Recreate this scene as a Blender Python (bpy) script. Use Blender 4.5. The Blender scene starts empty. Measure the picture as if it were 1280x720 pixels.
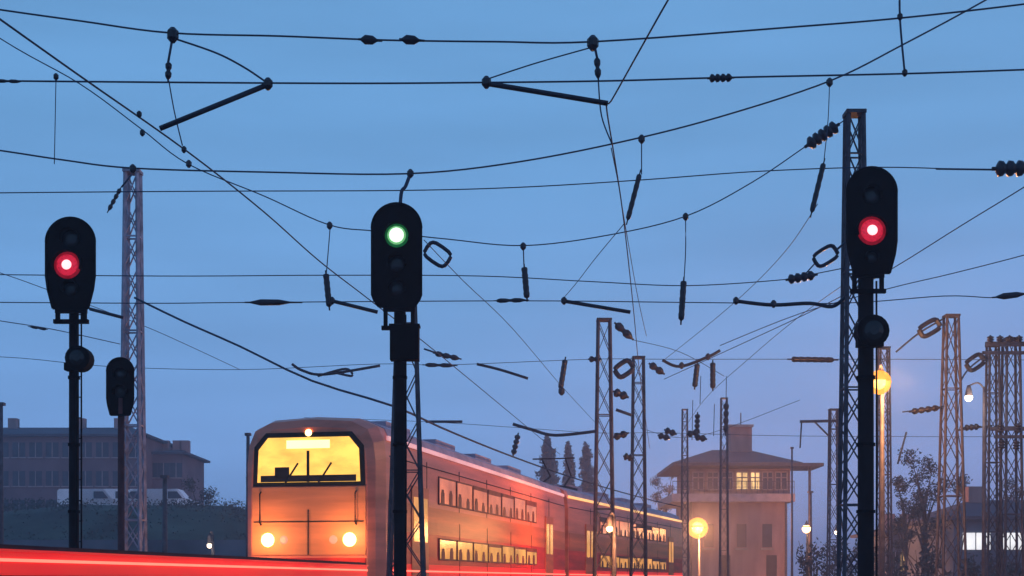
import bpy, math, random
from mathutils import Vector, Matrix
R = random.Random(7)
S = bpy.context.scene
C = S.collection
FPX = 1778.0; HX = 640.0; HY = 725.0; CZ = 1.0

# ---------------------------------------------------------------- camera
cd = bpy.data.cameras.new('camera'); cam = bpy.data.objects.new('camera', cd); C.objects.link(cam)
cam.location = (0, 0, CZ); cam.rotation_euler = (math.radians(90), 0, 0)
cd.sensor_width = 36; cd.lens = 36 * FPX / 1280; cd.shift_y = (HY - 360) / 1280
cd.clip_start = 0.1; cd.clip_end = 5000
S.camera = cam

# ---------------------------------------------------------------- dusk sky
W = bpy.data.worlds.new('World'); S.world = W; W.use_nodes = True
nt = W.node_tree; N = nt.nodes; L = nt.links
bg = N['Background']
sky = N.new('ShaderNodeTexSky'); sky.sky_type = 'NISHITA'; sky.sun_disc = False
sky.sun_elevation = math.radians(2); sky.sun_rotation = math.radians(60)
tc = N.new('ShaderNodeTexCoord'); sx = N.new('ShaderNodeSeparateXYZ'); L.new(tc.outputs['Generated'], sx.inputs[0])
rp = N.new('ShaderNodeValToRGB'); L.new(sx.outputs['Z'], rp.inputs[0])
E = rp.color_ramp.elements
E[0].position = 0.0; E[0].color = (.18, .345, .72, 1)
E[1].position = 1.0; E[1].color = (.05, .15, .42, 1)
for p, c in ((.10, (.175, .37, .76, 1)), (.19, (.15, .35, .69, 1)), (.30, (.133, .335, .645, 1)), (.40, (.13, .33, .63, 1))):
    e = E.new(p); e.color = c
# the afterglow: warmer lavender toward the right, low down
az = N.new('ShaderNodeMapRange'); L.new(sx.outputs['X'], az.inputs[0])
az.inputs[1].default_value = -.05; az.inputs[2].default_value = .38
lo = N.new('ShaderNodeMapRange'); L.new(sx.outputs['Z'], lo.inputs[0])
lo.inputs[1].default_value = .26; lo.inputs[2].default_value = 0.03
mm = N.new('ShaderNodeMath'); mm.operation = 'MULTIPLY'; L.new(az.outputs[0], mm.inputs[0]); L.new(lo.outputs[0], mm.inputs[1])
mk = N.new('ShaderNodeMath'); mk.operation = 'MULTIPLY'; L.new(mm.outputs[0], mk.inputs[0]); mk.inputs[1].default_value = .5
mx = N.new('ShaderNodeMixRGB'); L.new(mk.outputs[0], mx.inputs[0]); L.new(rp.outputs[0], mx.inputs[1]); mx.inputs[2].default_value = (.30, .275, .60, 1)
# thin streaky cloud
mp = N.new('ShaderNodeMapping'); L.new(tc.outputs['Generated'], mp.inputs[0]); mp.inputs['Scale'].default_value = (2.2, 2.2, 16)
nz = N.new('ShaderNodeTexNoise'); L.new(mp.outputs[0], nz.inputs[0]); nz.inputs['Scale'].default_value = 1.6; nz.inputs['Detail'].default_value = 5
nr = N.new('ShaderNodeMapRange'); L.new(nz.outputs[0], nr.inputs[0]); nr.inputs[1].default_value = .3; nr.inputs[2].default_value = .7
nr.inputs[3].default_value = .93; nr.inputs[4].default_value = 1.07
m2 = N.new('ShaderNodeMixRGB'); m2.blend_type = 'MULTIPLY'; m2.inputs[0].default_value = 1; L.new(mx.outputs[0], m2.inputs[1]); L.new(nr.outputs[0], m2.inputs[2])
m3 = N.new('ShaderNodeMixRGB'); m3.blend_type = 'ADD'; m3.inputs[0].default_value = .012
L.new(m2.outputs[0], m3.inputs[1]); L.new(sky.outputs[0], m3.inputs[2])
L.new(m3.outputs[0], bg.inputs[0]); bg.inputs[1].default_value = 1.06
sd = bpy.data.lights.new('sun', 'SUN'); sd.energy = .12; sd.angle = math.radians(25); sd.color = (1, .7, .55)
so = bpy.data.objects.new('sun', sd); C.objects.link(so); so.rotation_euler = (math.radians(84), 0, math.radians(60))
S.view_settings.view_transform = 'Standard'; S.view_settings.look = 'None'
S.view_settings.exposure = 0; S.view_settings.gamma = 1
S.cycles.max_bounces = 5; S.cycles.volume_bounces = 0; S.cycles.use_denoising = True
S.cycles.sample_clamp_indirect = 4

# ---------------------------------------------------------------- helpers
def P(px, py, Y):
    return Vector(((px - HX) / FPX * Y, Y, CZ + (HY - py) / FPX * Y))
def mat(name, col, rough=.7, metal=0., var=.25, scale=4., emit=None, es=1., bump=0., stretch=(1, 1, 1), var_col=None, spec=.3):
    m = bpy.data.materials.new(name); m.use_nodes = True
    n = m.node_tree.nodes; l = m.node_tree.links; b = n['Principled BSDF']
    b.inputs['Specular IOR Level'].default_value = spec
    b.inputs['Roughness'].default_value = rough; b.inputs['Metallic'].default_value = metal
    t = n.new('ShaderNodeTexCoord'); mpn = n.new('ShaderNodeMapping'); mpn.inputs['Scale'].default_value = stretch
    l.new(t.outputs['Object'], mpn.inputs[0])
    z = n.new('ShaderNodeTexNoise'); z.inputs['Scale'].default_value = scale; z.inputs['Detail'].default_value = 6
    l.new(mpn.outputs[0], z.inputs[0])
    r = n.new('ShaderNodeValToRGB'); l.new(z.outputs[0], r.inputs[0])
    r.color_ramp.elements[0].position = .3; r.color_ramp.elements[1].position = .7
    c2 = var_col or tuple(min(1, c * (1 + var)) for c in col)
    r.color_ramp.elements[0].color = tuple(c * (1 - var) for c in col) + (1,); r.color_ramp.elements[1].color = c2 + (1,)
    l.new(r.outputs[0], b.inputs['Base Color'])
    if emit:
        b.inputs['Emission Strength'].default_value = es
        r2 = n.new('ShaderNodeValToRGB'); l.new(z.outputs[0], r2.inputs[0])
        r2.color_ramp.elements[0].position = .3; r2.color_ramp.elements[1].position = .7
        r2.color_ramp.elements[0].color = tuple(c * (1 - var) for c in emit) + (1,); r2.color_ramp.elements[1].color = tuple(emit) + (1,)
        l.new(r2.outputs[0], b.inputs['Emission Color'])
    if bump:
        bp = n.new('ShaderNodeBump'); bp.inputs['Strength'].default_value = bump; l.new(z.outputs[0], bp.inputs['Height']); l.new(bp.outputs[0], b.inputs['Normal'])
    return m

M = dict(
    steel=mat('galvanised_steel', (.055, .052, .065), .7, 0., .5, 6, bump=.2),
    paleste=mat('weathered_pale_steel', (.34, .30, .36), .6, .1, .35, 5),
    black=mat('black_enamel', (.0035, .003, .0035), .8, 0, .5, 8, spec=.08),
    post=mat('painted_post', (.008, .005, .006), .8, 0, .4, 5, spec=.12),
    rustpost=mat('rusty_post', (.10, .03, .028), .7, 0, .4, 5),
    wire=mat('weathered_wire', (.03, .05, .09), .7, .0, .3, 3),
    arm=mat('registration_tube', (.02, .025, .04), .5, .3, .3, 6),
    insul=mat('brown_glazed_insulator', (.014, .014, .022), .3, 0, .3, 8),
    red=mat('red_streak_paint', (.62, .035, .02), .45, 0, .3, 1.5, stretch=(1, .25, 3)),  # red, orange and salmon paints carry the colours of the light streaks
    orange=mat('orange_streak_paint', (.66, .15, .055), .45, 0, .3, 1.2, stretch=(1, .2, 3)),
    salmon=mat('salmon_streak_paint', (.78, .21, .13), .42, 0, .25, 1.2, stretch=(1, .2, 3)),
    roof=mat('grey_train_roof', (.42, .30, .36), .55, 0, .25, 2),
    dark=mat('dark_underframe', (.025, .02, .024), .8, 0, .4, 3),
    rubber=mat('black_rubber', (.012, .012, .013), .8, 0, .2, 6),
    winlow=mat('lit_lower_deck_window', (.1, .06, .02), .2, 0, .55, 1.1, emit=(1., .42, .09), es=1.0),
    winup=mat('lit_upper_deck_window', (.1, .05, .03), .2, 0, .6, .9, emit=(.95, .24, .10), es=.95),
    cabwin=mat('cab_streak_glow', (.2, .12, .03), .2, 0, .4, 2.2, stretch=(.7, 1, 1.6), emit=(1., .53, .09), es=1.8),  # glow put on the windscreen in place of the yellow headlight streak
    dest=mat('lit_destination_panel', (.2, .15, .05), .3, 0, .1, 2, emit=(1., .86, .35), es=2.2),
    frontp=mat('orange_glow_panel', (.80, .26, .11), .5, 0, .2, 1.5, stretch=(.3, 1, 3)),  # orange light on the train front is put into this colour
    frame=mat('window_frame_paint', (.20, .06, .04), .6, 0, .3, 3),
    redstreak=mat('red_streak_glow', (.6, .02, .015), .4, 0, .35, 1.2, stretch=(1, .2, 2), emit=(.72, .014, .012), es=.9),  # sill made to glow as the red light streak
    goldstreak=mat('golden_streak_glow', (.8, .5, .2), .4, 0, .4, .5, emit=(1., .50, .16), es=1.5),  # golden light streak along the roof edge, as a glowing surface
    pinkstreak=mat('pink_streak_glow', (.8, .5, .5), .4, 0, .3, .5, emit=(.85, .36, .34), es=.85),  # pink light streak along the roof edge, as a glowing surface
    redglow=mat('red_streak_tail_glow', (.8, .1, .08), .3, 0, .1, 2, emit=(1., .13, .08), es=2.6),  # bright core of the red streak; also used for the tail lights
    headl=mat('headlamp_glass', (.8, .6, .3), .2, 0, .05, 2, emit=(1., .6, .18), es=8),
    bulbred=mat('red_signal_bulb', (.9, .5, .5), .3, 0, .02, 2, emit=(1., .42, .42), es=2.2),
    glassred=mat('red_signal_glass', (.5, .01, .02), .2, 0, .3, 12, emit=(.34, .006, .02), es=.6),
    midred=mat('red_inner_lens', (.5, .01, .02), .2, 0, .35, 30, emit=(.80, .02, .06), es=.85),
    midgreen=mat('green_inner_lens', (.1, .4, .15), .2, 0, .2, 30, emit=(.25, .75, .28), es=.7),
    bulbgreen=mat('green_signal_bulb', (.8, .9, .8), .3, 0, .02, 2, emit=(.72, 1., .68), es=1.6),
    glassgreen=mat('green_signal_glass', (.01, .3, .08), .2, 0, .3, 12, emit=(.02, .30, .07), es=.25),
    glassdark=mat('unlit_signal_glass', (.012, .014, .016), .15, 0, .3, 9),
    lamp=mat('sodium_lamp', (1., .7, .2), .3, 0, .02, 2, emit=(1., .80, .30), es=5),
    lampsm=mat('small_warm_lamp', (1., .7, .4), .3, 0, .02, 2, emit=(1., .55, .22), es=6),
    lampwh=mat('small_pale_lamp', (1., .9, .8), .3, 0, .02, 2, emit=(1., .75, .55), es=4),
    plaster=mat('pink_grey_plaster', (.27, .175, .17), .85, 0, .3, 1.2, bump=.2, stretch=(1, 1, .35)),
    plaster2=mat('pale_cornice', (.36, .29, .30), .8, 0, .2, 2),
    tile=mat('dark_tin_roof', (.05, .055, .075), .7, 0, .35, 1.5, stretch=(6, 1, 1)),
    litwin=mat('lit_room_window', (.2, .15, .05), .2, 0, .7, 1.4, emit=(1., .62, .24), es=1.5),
    glassday=mat('dusk_window_glass', (.03, .04, .06), .08, 0, .3, 2),
    block=mat('brown_block_wall', (.16, .105, .12), .9, 0, .3, .5, bump=.2),
    blockroof=mat('block_roof_felt', (.06, .065, .09), .9, 0, .3, .4),
    whitewin=mat('bright_hall_window', (.6, .6, .6), .2, 0, .35, .8, emit=(1., .96, .90), es=1.1),
    hall=mat('low_hall_wall', (.10, .12, .16), .9, 0, .3, .6),
    white=mat('white_vehicle_paint', (.85, .85, .88), .35, 0, .1, 1),
    ground=mat('track_ballast', (.12, .105, .10), .95, 0, .45, 3, bump=.6),
    grass=mat('embankment_grass', (.03, .055, .045), .95, 0, .5, .35, bump=.5, var_col=(.06, .095, .07)),
    sleeper=mat('concrete_sleeper', (.22, .21, .20), .9, 0, .3, 4),
    rail=mat('rail_steel', (.22, .15, .11), .4, .7, .3, 4),
    leafg=mat('dusk_leaves', (.035, .05, .045), .8, 0, .5, 1.2),
    leafp=mat('poplar_leaves', (.09, .14, .17), .8, 0, .4, .8),
    bark=mat('bark', (.06, .045, .04), .9, 0, .4, 3, bump=.5),
    road=mat('asphalt', (.05, .05, .055), .9, 0, .2, 3),
    concrete=mat('concrete', (.24, .23, .23), .9, 0, .3, 2, bump=.2),
)

class MB:
    def __init__(s): s.v = []; s.f = []
    def add(s, vs, fs):
        o = len(s.v); s.v += [tuple(v) for v in vs]; s.f += [tuple(i + o for i in f) for f in fs]
    def box(s, c, d, m=None):
        x, y, z = (k / 2 for k in d); c = Vector(c)
        vs = [Vector((a * x, b * y, e * z)) for a in (-1, 1) for b in (-1, 1) for e in (-1, 1)]
        if m: vs = [m @ v for v in vs]
        s.add([v + c for v in vs], [(0, 1, 3, 2), (4, 6, 7, 5), (0, 4, 5, 1), (2, 3, 7, 6), (0, 2, 6, 4), (1, 5, 7, 3)])
    def bar(s, a, b, w, h=None):
        a = Vector(a); b = Vector(b); h = h or w; d = b - a
        if d.length < 1e-6: return
        m = d.to_track_quat('Z', 'Y').to_matrix()
        s.box((a + b) / 2, (w, h, d.length), m)
    def tube(s, pts, rs, n=6):
        pts = [Vector(p) for p in pts]
        if not hasattr(rs, '__len__'): rs = [rs] * len(pts)
        vs = []; k = len(pts)
        for i, p in enumerate(pts):
            d = (pts[min(i + 1, k - 1)] - pts[max(i - 1, 0)])
            q = d.to_track_quat('Z', 'Y')
            for j in range(n):
                a = 2 * math.pi * j / n
                vs.append(p + q @ Vector((math.cos(a) * rs[i], math.sin(a) * rs[i], 0)))
        fs = [(i * n + j, i * n + (j + 1) % n, (i + 1) * n + (j + 1) % n, (i + 1) * n + j) for i in range(k - 1) for j in range(n)]
        fs += [tuple(range(n))[::-1], tuple((k - 1) * n + j for j in range(n))]
        s.add(vs, fs)
    def lathe(s, a, b, prof, n=12):          # prof: (t 0..1, radius)
        a = Vector(a); b = Vector(b); q = (b - a).to_track_quat('Z', 'Y'); vs = []
        for t, r in prof:
            p = a.lerp(b, t)
            for j in range(n):
                an = 2 * math.pi * j / n
                vs.append(p + q @ Vector((math.cos(an) * r, math.sin(an) * r, 0)))
        k = len(prof)
        fs = [(i * n + j, i * n + (j + 1) % n, (i + 1) * n + (j + 1) % n, (i + 1) * n + j) for i in range(k - 1) for j in range(n)]
        fs += [tuple(range(n))[::-1], tuple((k - 1) * n + j for j in range(n))]
        s.add(vs, fs)
    def prism(s, poly, y0, y1):              # outline in x,z; extruded along y
        n = len(poly)
        vs = [Vector((x, y0, z)) for x, z in poly] + [Vector((x, y1, z)) for x, z in poly]
        s.add(vs, [tuple(range(n)), tuple(range(n, 2 * n))[::-1]] + [(i, i + n, (i + 1) % n + n, (i + 1) % n) for i in range(n)])
    def build(s, name, m, parent=None, smooth=False):
        me = bpy.data.meshes.new(name); me.from_pydata(s.v, [], s.f); me.update()
        if smooth:
            for p in me.polygons: p.use_smooth = True
        me.materials.append(m if not isinstance(m, str) else M[m])
        o = bpy.data.objects.new(name, me); C.objects.link(o)
        if parent is not None: o.parent = parent
        return o
def tag(o, label=None, cat=None, group=None, kind=None):
    if label: o['label'] = label
    if cat: o['category'] = cat
    if group: o['group'] = group
    if kind: o['kind'] = kind
    return o
def thing(name, label, cat, loc=(0, 0, 0), group=None, rz=0):
    o = bpy.data.objects.new(name, None); C.objects.link(o); o.location = loc; o.rotation_euler = (0, 0, rz)
    o.empty_display_size = .2
    return tag(o, label, cat, group)
def copy_tree(o, parent=None):
    c = o.copy(); C.objects.link(c); c.parent = parent
    for ch in [k for k in bpy.data.objects if k.parent == o and k != c]: copy_tree(ch, c)
    return c
def smoothpts(pts, k=6):
    pts = [Vector(p) for p in pts]
    if len(pts) < 3: return pts
    out = []; q = [pts[0]] + pts + [pts[-1]]
    for i in range(1, len(q) - 2):
        a, b, c, d = q[i - 1:i + 3]
        for j in range(k):
            t = j / k
            out.append(.5 * ((2 * b) + (c - a) * t + (2 * a - 5 * b + 4 * c - d) * t * t + (3 * b - a - 3 * c + d) * t ** 3))
    return out + [pts[-1]]

# ---------------------------------------------------------------- ground and tracks
g = MB(); g.add([(-640, -55, -.35), (640, -55, -.35), (640, 715, -.35), (-640, 715, -.35)], [(0, 1, 2, 3)])
tag(g.build('ground', 'ground'), kind='structure')
def side_x(Y):
    d = Y - 17.2
    return -4.26 + .13 * d + .00212 * d * d if Y > 5 else side_x(5.001) + .078 * (Y - 5)
def track(xc, name, Y0=-15, Y1=150):
    m = MB(); sl = MB(); pr = None; y = Y0; dist = 0
    pts = []
    while y < Y1: pts.append(Vector((xc(y), y, 0))); y += 1.5
    pts = smoothpts(pts, 1)
    for s_ in (-.75, .75):
        pp = []
        for i, p in enumerate(pts):
            d = (pts[min(i + 1, len(pts) - 1)] - pts[max(i - 1, 0)]).normalized(); nrm = Vector((d.y, -d.x, 0))
            pp.append(p + nrm * s_)
        for a, b in zip(pp, pp[1:]):
            m.bar(a + Vector((0, 0, -.03)), b + Vector((0, 0, -.03)), .035, .07); m.bar(a + Vector((0, 0, -.15)), b + Vector((0, 0, -.15)), .13, .04) ; m.bar(a + Vector((0, 0, -.09)), b + Vector((0, 0, -.09)), .1, .018)
    for i in range(len(pts) - 1):
        for t in (0, .42):
            p = pts[i].lerp(pts[i + 1], t); d = pts[i + 1] - pts[i]
            sl.box(p + Vector((0, 0, -.26)), (2.5, .25, .17), Matrix.Rotation(math.atan2(-d.x, d.y), 3, 'Z'))
    tag(m.build(name + '_rails', 'rail'), kind='structure'); tag(sl.build(name + '_sleepers', 'sleeper'), kind='structure')
track(lambda Y: side_x(Y) - 1.5, 'train_track')
track(lambda Y: 1.6 + .095 * Y, 'middle_track')
track(lambda Y: -11 + .06 * Y, 'far_track')

# embankment on the left, terrain
em = MB(); nx, ny = 60, 16; vs = []
for j in range(ny + 1):
    for i in range(nx + 1):
        x = -170 + i * 3.1; t = j / ny; y = 62 + t * 120
        h = min(1, max(0, (y - 66) / 24)); h = h * h * (3 - 2 * h)
        e = min(1, max(0, (8 - x) / 26))
        z = -.5 + (6.1 * h + .35 * math.sin(x * .21) * h + R.uniform(-.12, .12)) * e
        vs.append((x, y, z))
em.add(vs, [(j * (nx + 1) + i, j * (nx + 1) + i + 1, (j + 1) * (nx + 1) + i + 1, (j + 1) * (nx + 1) + i) for j in range(ny) for i in range(nx)])
tag(em.build('embankment', 'grass', smooth=True), kind='structure')
rd = MB()
for i in range(60):
    x0 = -150 + i * 2.6
    rd.box((x0, 74.5, 1.95), (2.61, .5, 2.3))
w = rd.build('retaining_wall', mat('grey_wall', (.10, .115, .14), .9, 0, .35, .5), None)
tag(w, 'long low grey retaining wall at the foot of the left embankment', 'wall')

# ---------------------------------------------------------------- lattice masts
def lattice(px, ytop, Y, w0, w1, label, material='steel', group='lattice masts of the overhead line', thick=1., panels=None, parts=()):
    base = P(px, HY, Y); H = CZ + (HY - ytop) / FPX * Y
    t = thing('lattice_mast', label, 'mast', (base.x, Y, 0), group)
    f = MB(); f.box((0, 0, -.1), (w1 + .5, w1 + .5, .5)); f.build('foundation', 'concrete', t)
    lt = .055 * thick
    def hw(z): return (w1 + (w0 - w1) * z / H) / 2
    for a in (-1, 1):
        for b in (-1, 1):
            m = MB(); m.bar((a * hw(.15), b * hw(.15), .15), (a * hw(H), b * hw(H), H), lt, lt); m.build('leg', material, t)
    br = MB(); n = panels or max(8, int(H / (.95 * (w0 + w1))))
    zs = [.3 + (H - .35) * i / n for i in range(n + 1)]
    for i in range(n):
        z0, z1 = zs[i], zs[i + 1]; h0, h1 = hw(z0), hw(z1); s_ = 1 if i % 2 else -1
        for b in (-1, 1):
            br.bar((-s_ * h0, b * h0, z0), (s_ * h1, b * h1, z1), lt * .6, .02); br.bar((s_ * h0, b * h0 + .021, z0), (-s_ * h1, b * h1 + .021, z1), lt * .6, .02)
            br.bar((b * h0, s_ * h0, z0), (b * h1, -s_ * h1, z1), .02, lt * .6)
            if i % 3 == 0:
                br.bar((-h0, b * h0, z0), (h0, b * h0, z0), lt * .5); br.bar((b * h0, -h0, z0), (b * h0, h0, z0), lt * .5)
    br.build('bracing', material, t)
    cp = MB(); cp.box((0, 0, H), (w0 + lt * 1.6, w0 + lt * 1.6, .06)); cp.build('cap', material, t)
    return t, H
def ins_prof(r, n, rod=.25):
    pr = [(0, r * rod), (.08, r * rod)]
    for i in range(n):
        a = .1 + .8 * i / n; d = .8 / n
        k = (.3 if n == 1 else .88 if n >= 5 and r < .1 else .6); pr += [(a, r * k), (a + d * .22, r), (a + d * .62, r * .92), (a + d * .85, r * k)]
    return pr + [(.92, r * rod), (1, r * rod)]
def insulator(a, b, r, n, parent, org=None, name='insulator'):
    o = parent.matrix_basis.translation if parent is not None else Vector((0, 0, 0))
    m = MB(); m.lathe(Vector(a) - o, Vector(b) - o, ins_prof(r, n)); return m.build(name, 'insul', parent, True)
def ring(c, Y, ang, l, h, r, parent):
    # flat oval tension ring, made of bent rod
    o = parent.location; m = MB(); pts = []
    for i in range(17):
        a = 2 * math.pi * i / 16
        x = math.copysign(abs(math.cos(a)) ** .55, math.cos(a)) * l / 2; z = math.copysign(abs(math.sin(a)) ** .55, math.sin(a)) * h / 2
        x, z = x * math.cos(ang) - z * math.sin(ang), x * math.sin(ang) + z * math.cos(ang)
        pts.append(P(c[0] + x, c[1] - z, Y) - o)
    m.tube(pts, r, 6); return m.build('tension_ring', 'arm', parent)

m1, H1 = lattice(1068, 142, 24, .25, .46, 'tall dark lattice mast right behind the signal at the right', thick=.95)
m2, H2 = lattice(166, 215, 29, .24, .44, 'lattice mast with a pale face behind the small unlit signal', 'paleste', thick=1.15)
m3, H3 = lattice(508, 280, 26.3, .22, .70, 'broad lattice mast hidden behind the green signal', thick=.8)
m4, H4 = lattice(755, 400, 44, .36, .62, 'lattice mast beside the train, taller of the middle pair', thick=1.2)
m5, H5 = lattice(798, 447, 51, .36, .56, 'lattice mast beside the train, shorter of the middle pair', thick=1.1)
m6, H6 = lattice(1105, 435, 49.5, .30, .46, 'slender lattice mast carrying the glaring orange lamp', thick=.9)
m7, H7 = lattice(1189, 395, 43, .34, .74, 'tapering lattice mast standing alone at the right, ring on its top cable', thick=1.1)
m8, H8 = lattice(1241, 432, 47, .30, .50, 'left mast of the paired masts joined by crossbeams at the right edge', thick=1.1)
m9, H9 = lattice(1264, 424, 47, .42, .62, 'right mast of the paired masts joined by crossbeams at the right edge', thick=1.2)
m10, H10 = lattice(1042, 512, 66, .34, .52, 'distant lattice mast with one crossarm left of the right signal', thick=1.1)
lattice(905, 498, 84, .34, .5, 'faint distant lattice mast rising behind the signal box roof, left of its chimney', thick=1.)
lattice(856, 512, 88, .30, .45, 'faint distant lattice mast above the left end of the signal box roof', thick=1.)
# pale edge strip on the left mast
o = MB(); o.box((-.235, -.2, H2 / 2), (.02, .02, .1))
# crossbeams between m8 and m9
xb = thing('crossbeam', 'pair of bolted crossbeams spanning the twin masts at the right edge', 'crossbeam', P(1252, HY, 47) * 1)
xb.location = (P(1252, HY, 47).x, 47, 0)
for yy, x0, x1, t in ((430, 1232, 1284, .14), (441, 1228, 1284, .10), (536, 1238, 1290, .12), (546, 1243, 1290, .10)):
    m = MB(); a = P(x0, yy, 46.6) - xb.location; b = P(x1, yy, 46.6) - xb.location; m.bar(a, b, t)
    m.build('beam', 'steel', xb)
for k, px in enumerate((1238, 1250, 1262, 1274)):
    insulator(P(px, 430, 46.6), P(px, 419, 46.6), .12, 3, xb)
for k, (px, py) in enumerate(((1250, 536), (1272, 536), (1252, 556), (1270, 557))):
    insulator(P(px, py + 6, 46.6), P(px + 1, py - 7, 46.6), .12, 3, xb)
# crossarm of the distant mast
m = MB(); m.bar(P(1000, 527, 66) - m10.location, P(1048, 526, 66) - m10.location, .12); m.bar(P(1018, 527, 66) - m10.location, P(1036, 545, 66) - m10.location, .07); m.build('crossarm', 'steel', m10)
m = MB(); m.bar(P(1002, 527, 66) - m10.location, P(1000, 560, 66) - m10.location, .06); m.build('hanger', 'steel', m10)

# ---------------------------------------------------------------- overhead wires
def cable(pts, r, parent, k=6, name='cable', material='wire'):
    o = parent.location if parent is not None else Vector((0, 0, 0))
    m = MB(); m.tube([p - o for p in smoothpts(pts, k)], r, 5); return m.build(name, material, parent, True)
def pl(Y, *xy): return [P(x, y, Y) for x, y in xy]
def clamp(c, r, parent):
    o = parent.location; c = c - o; m = MB()
    m.lathe(c + Vector((0, 0, r * 1.3)), c - Vector((0, 0, r * 1.3)), [(0, r * .4), (.25, r), (.7, r), (1, r * .35)], 8); m.build('clamp', 'insul', parent)

s1 = thing('cross_span', 'nearest cross span along the top with two registration arms', 'overhead wires', P(640, 50, 15), 'cross spans carrying the contact wires')
cable(pl(15, (-160, -12), (0, 12), (100, 26), (213, 41), (350, 45), (480, 50), (620, 52), (742, 52), (1000, 33), (1130, 22), (1280, 5), (1420, -15)), .0105, s1)
cable(pl(15, (-160, 99), (0, 101), (400, 104), (605, 103), (760, 101), (900, 97), (1130, 92), (1280, 87), (1420, 82)), .0105, s1)
for a, b in ((448, 478), (499, 531)):
    insulator(P(a, 49, 15), P(b, 51, 15), .05, 1, s1)
insulator(P(884, 98, 15), P(918, 97, 15), .045, 4, s1)
insulator(P(-8, 101, 15), P(30, 102, 15), .02, 2, s1)
for x, y in ((216, 44), (741, 54), (1125, 21), (1131, 91), (335, 105), (608, 103)): clamp(P(x, y, 15), .062 if y < 60 and x < 1000 else (.05 if 100 < y and x < 700 else .03), s1)
cable(pl(15, (216, 46), (210, 80)), .014, s1, name='dropper'); insulator(P(211, 76, 15), P(210, 102, 15), .036, 2, s1)
cable(pl(15, (743, 56), (747, 75)), .014, s1, name='dropper'); insulator(P(746, 70, 15), P(748, 101, 15), .036, 2, s1)
cable(pl(15, (335, 106), (200, 161)), .030, s1, name='registration_arm', material='arm')
cable(pl(15, (608, 104), (700, 119), (760, 129)), .030, s1, name='registration_arm', material='arm')
cable(pl(15, (218, 48), (270, 66), (305, 84), (332, 102)), .011, s1, name='stay')
cable(pl(15, (737, 60), (670, 79), (612, 98)), .008, s1, name='stay')
cable(pl(15, (211, 101), (218, 140), (228, 182)), .007, s1, name='dropper')
cable(pl(15, (748, 102), (752, 145), (765, 180)), .008, s1, name='dropper')
cable(pl(15, (1125, -30), (1125, 22), (1131, 91)), .012, s1, name='dropper')
for x, y in ((174, 143), (178, 166), (230, 187), (70, 96)): clamp(P(x, y, 15), .028, s1)
cable(pl(15, (70, 100), (68, 205)), .005, s1, name='dropper')

def zY(y, z, lim=120): return min(lim, z * FPX / (HY - y))
def lw(name_label, pts, z, r, k=5):
    vs = [P(x, y, zY(y, z)) for x, y in pts]
    m = MB(); m.tube(smoothpts(vs, k), r * .72, 5)
    return tag(m.build('contact_wire', 'wire', None, True), name_label, 'wire', 'wires running along the tracks')
lw('thick contact wire sloping from the upper left corner down to the green signal', [(-120, -62), (0, 24), (100, 95), (235, 190), (330, 265), (400, 327), (470, 381), (560, 452), (700, 568)], 5.0, .0145)
lw('contact wire dropping from the top middle through the kinked arm tip', [(872, -60), (835, 0), (800, 62), (764, 126), (758, 132), (767, 190), (778, 262), (787, 340), (793, 398), (800, 470), (812, 560)], 5.1, .0125)
lw('thin second wire hanging beside the kinked middle contact wire', [(764, 185), (773, 230), (783, 290), (797, 370), (808, 420)], 5.5, .009)
lw('wire entering at the right edge and dropping behind the right signal', [(1360, 182), (1280, 234), (1200, 283), (1120, 333), (1060, 366), (1000, 396), (905, 440), (830, 474)], 6.0, .014)
lw('flatter wire entering at the right edge below the steeper one', [(1360, 296), (1280, 319), (1190, 342), (1110, 361), (1000, 392), (900, 432)], 6.3, .015)
lw('faint thin wire slanting down right of the green signal towards mid frame', [(530, 300), (580, 352), (640, 410), (705, 486), (760, 545)], 5.3, .010)
lw('faint thin wire slanting from the right lattice mast down to the left', [(1022, 255), (985, 310), (940, 358), (890, 402), (830, 450)], 6.5, .010)
lw('short faint wire slanting up from the middle registration arm', [(705, 372), (722, 352), (745, 322), (780, 280)], 5.2, .009)
lw('faint wire behind the left signal sloping down from the left edge', [(-80, 318), (0, 341), (70, 366), (140, 392), (205, 418), (300, 462)], 6.2, .012)
lw('lower faint wire crossing behind the left signal head', [(-80, 388), (0, 401), (68, 412), (150, 430)], 6.0, .015)
lw('faint wire falling from the right toward the far signal box', [(1060, 352), (1000, 395), (940, 445), (880, 500), (850, 545)], 7.0, .012)

s2 = thing('cross_span', 'second cross span, its long cable rising steeply to the upper right corner', 'overhead wires', P(640, 200, 21), 'cross spans carrying the contact wires')
cable(pl(21, (-160, 165), (0, 188), (80, 200), (165, 210), (330, 215), (510, 217), (650, 202), (800, 172), (920, 140), (1040, 100), (1130, 55), (1232, 0), (1360, -75)), .0135, s2)
cable(pl(21, (-160, 243), (0, 241), (250, 239), (500, 238), (650, 234), (800, 225), (950, 214), (1100, 209), (1245, 212), (1420, 208)), .009, s2)
insulator(P(1240, 211, 21), P(1300, 210, 21), .12, 4, s2)
cable(pl(21, (1170, 211), (1245, 212)), .015, s2)
cable(pl(21, (513, 217), (507, 233), (502, 240), (500, 262)), .028, s2, name='dropper')
cable(pl(21, (802, 172), (802, 218)), .009, s2, name='dropper'); insulator(P(801, 212, 21), P(783, 281, 21), .040, 5, s2)
cable(pl(21, (1037, 100), (1035, 150), (1030, 200)), .007, s2, name='dropper'); insulator(P(1031, 198, 21), P(1013, 272, 21), .042, 5, s2)
for x, y in ((513, 217), (802, 174), (1037, 103), (166, 211)): clamp(P(x, y, 21), .05, s2)

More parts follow.
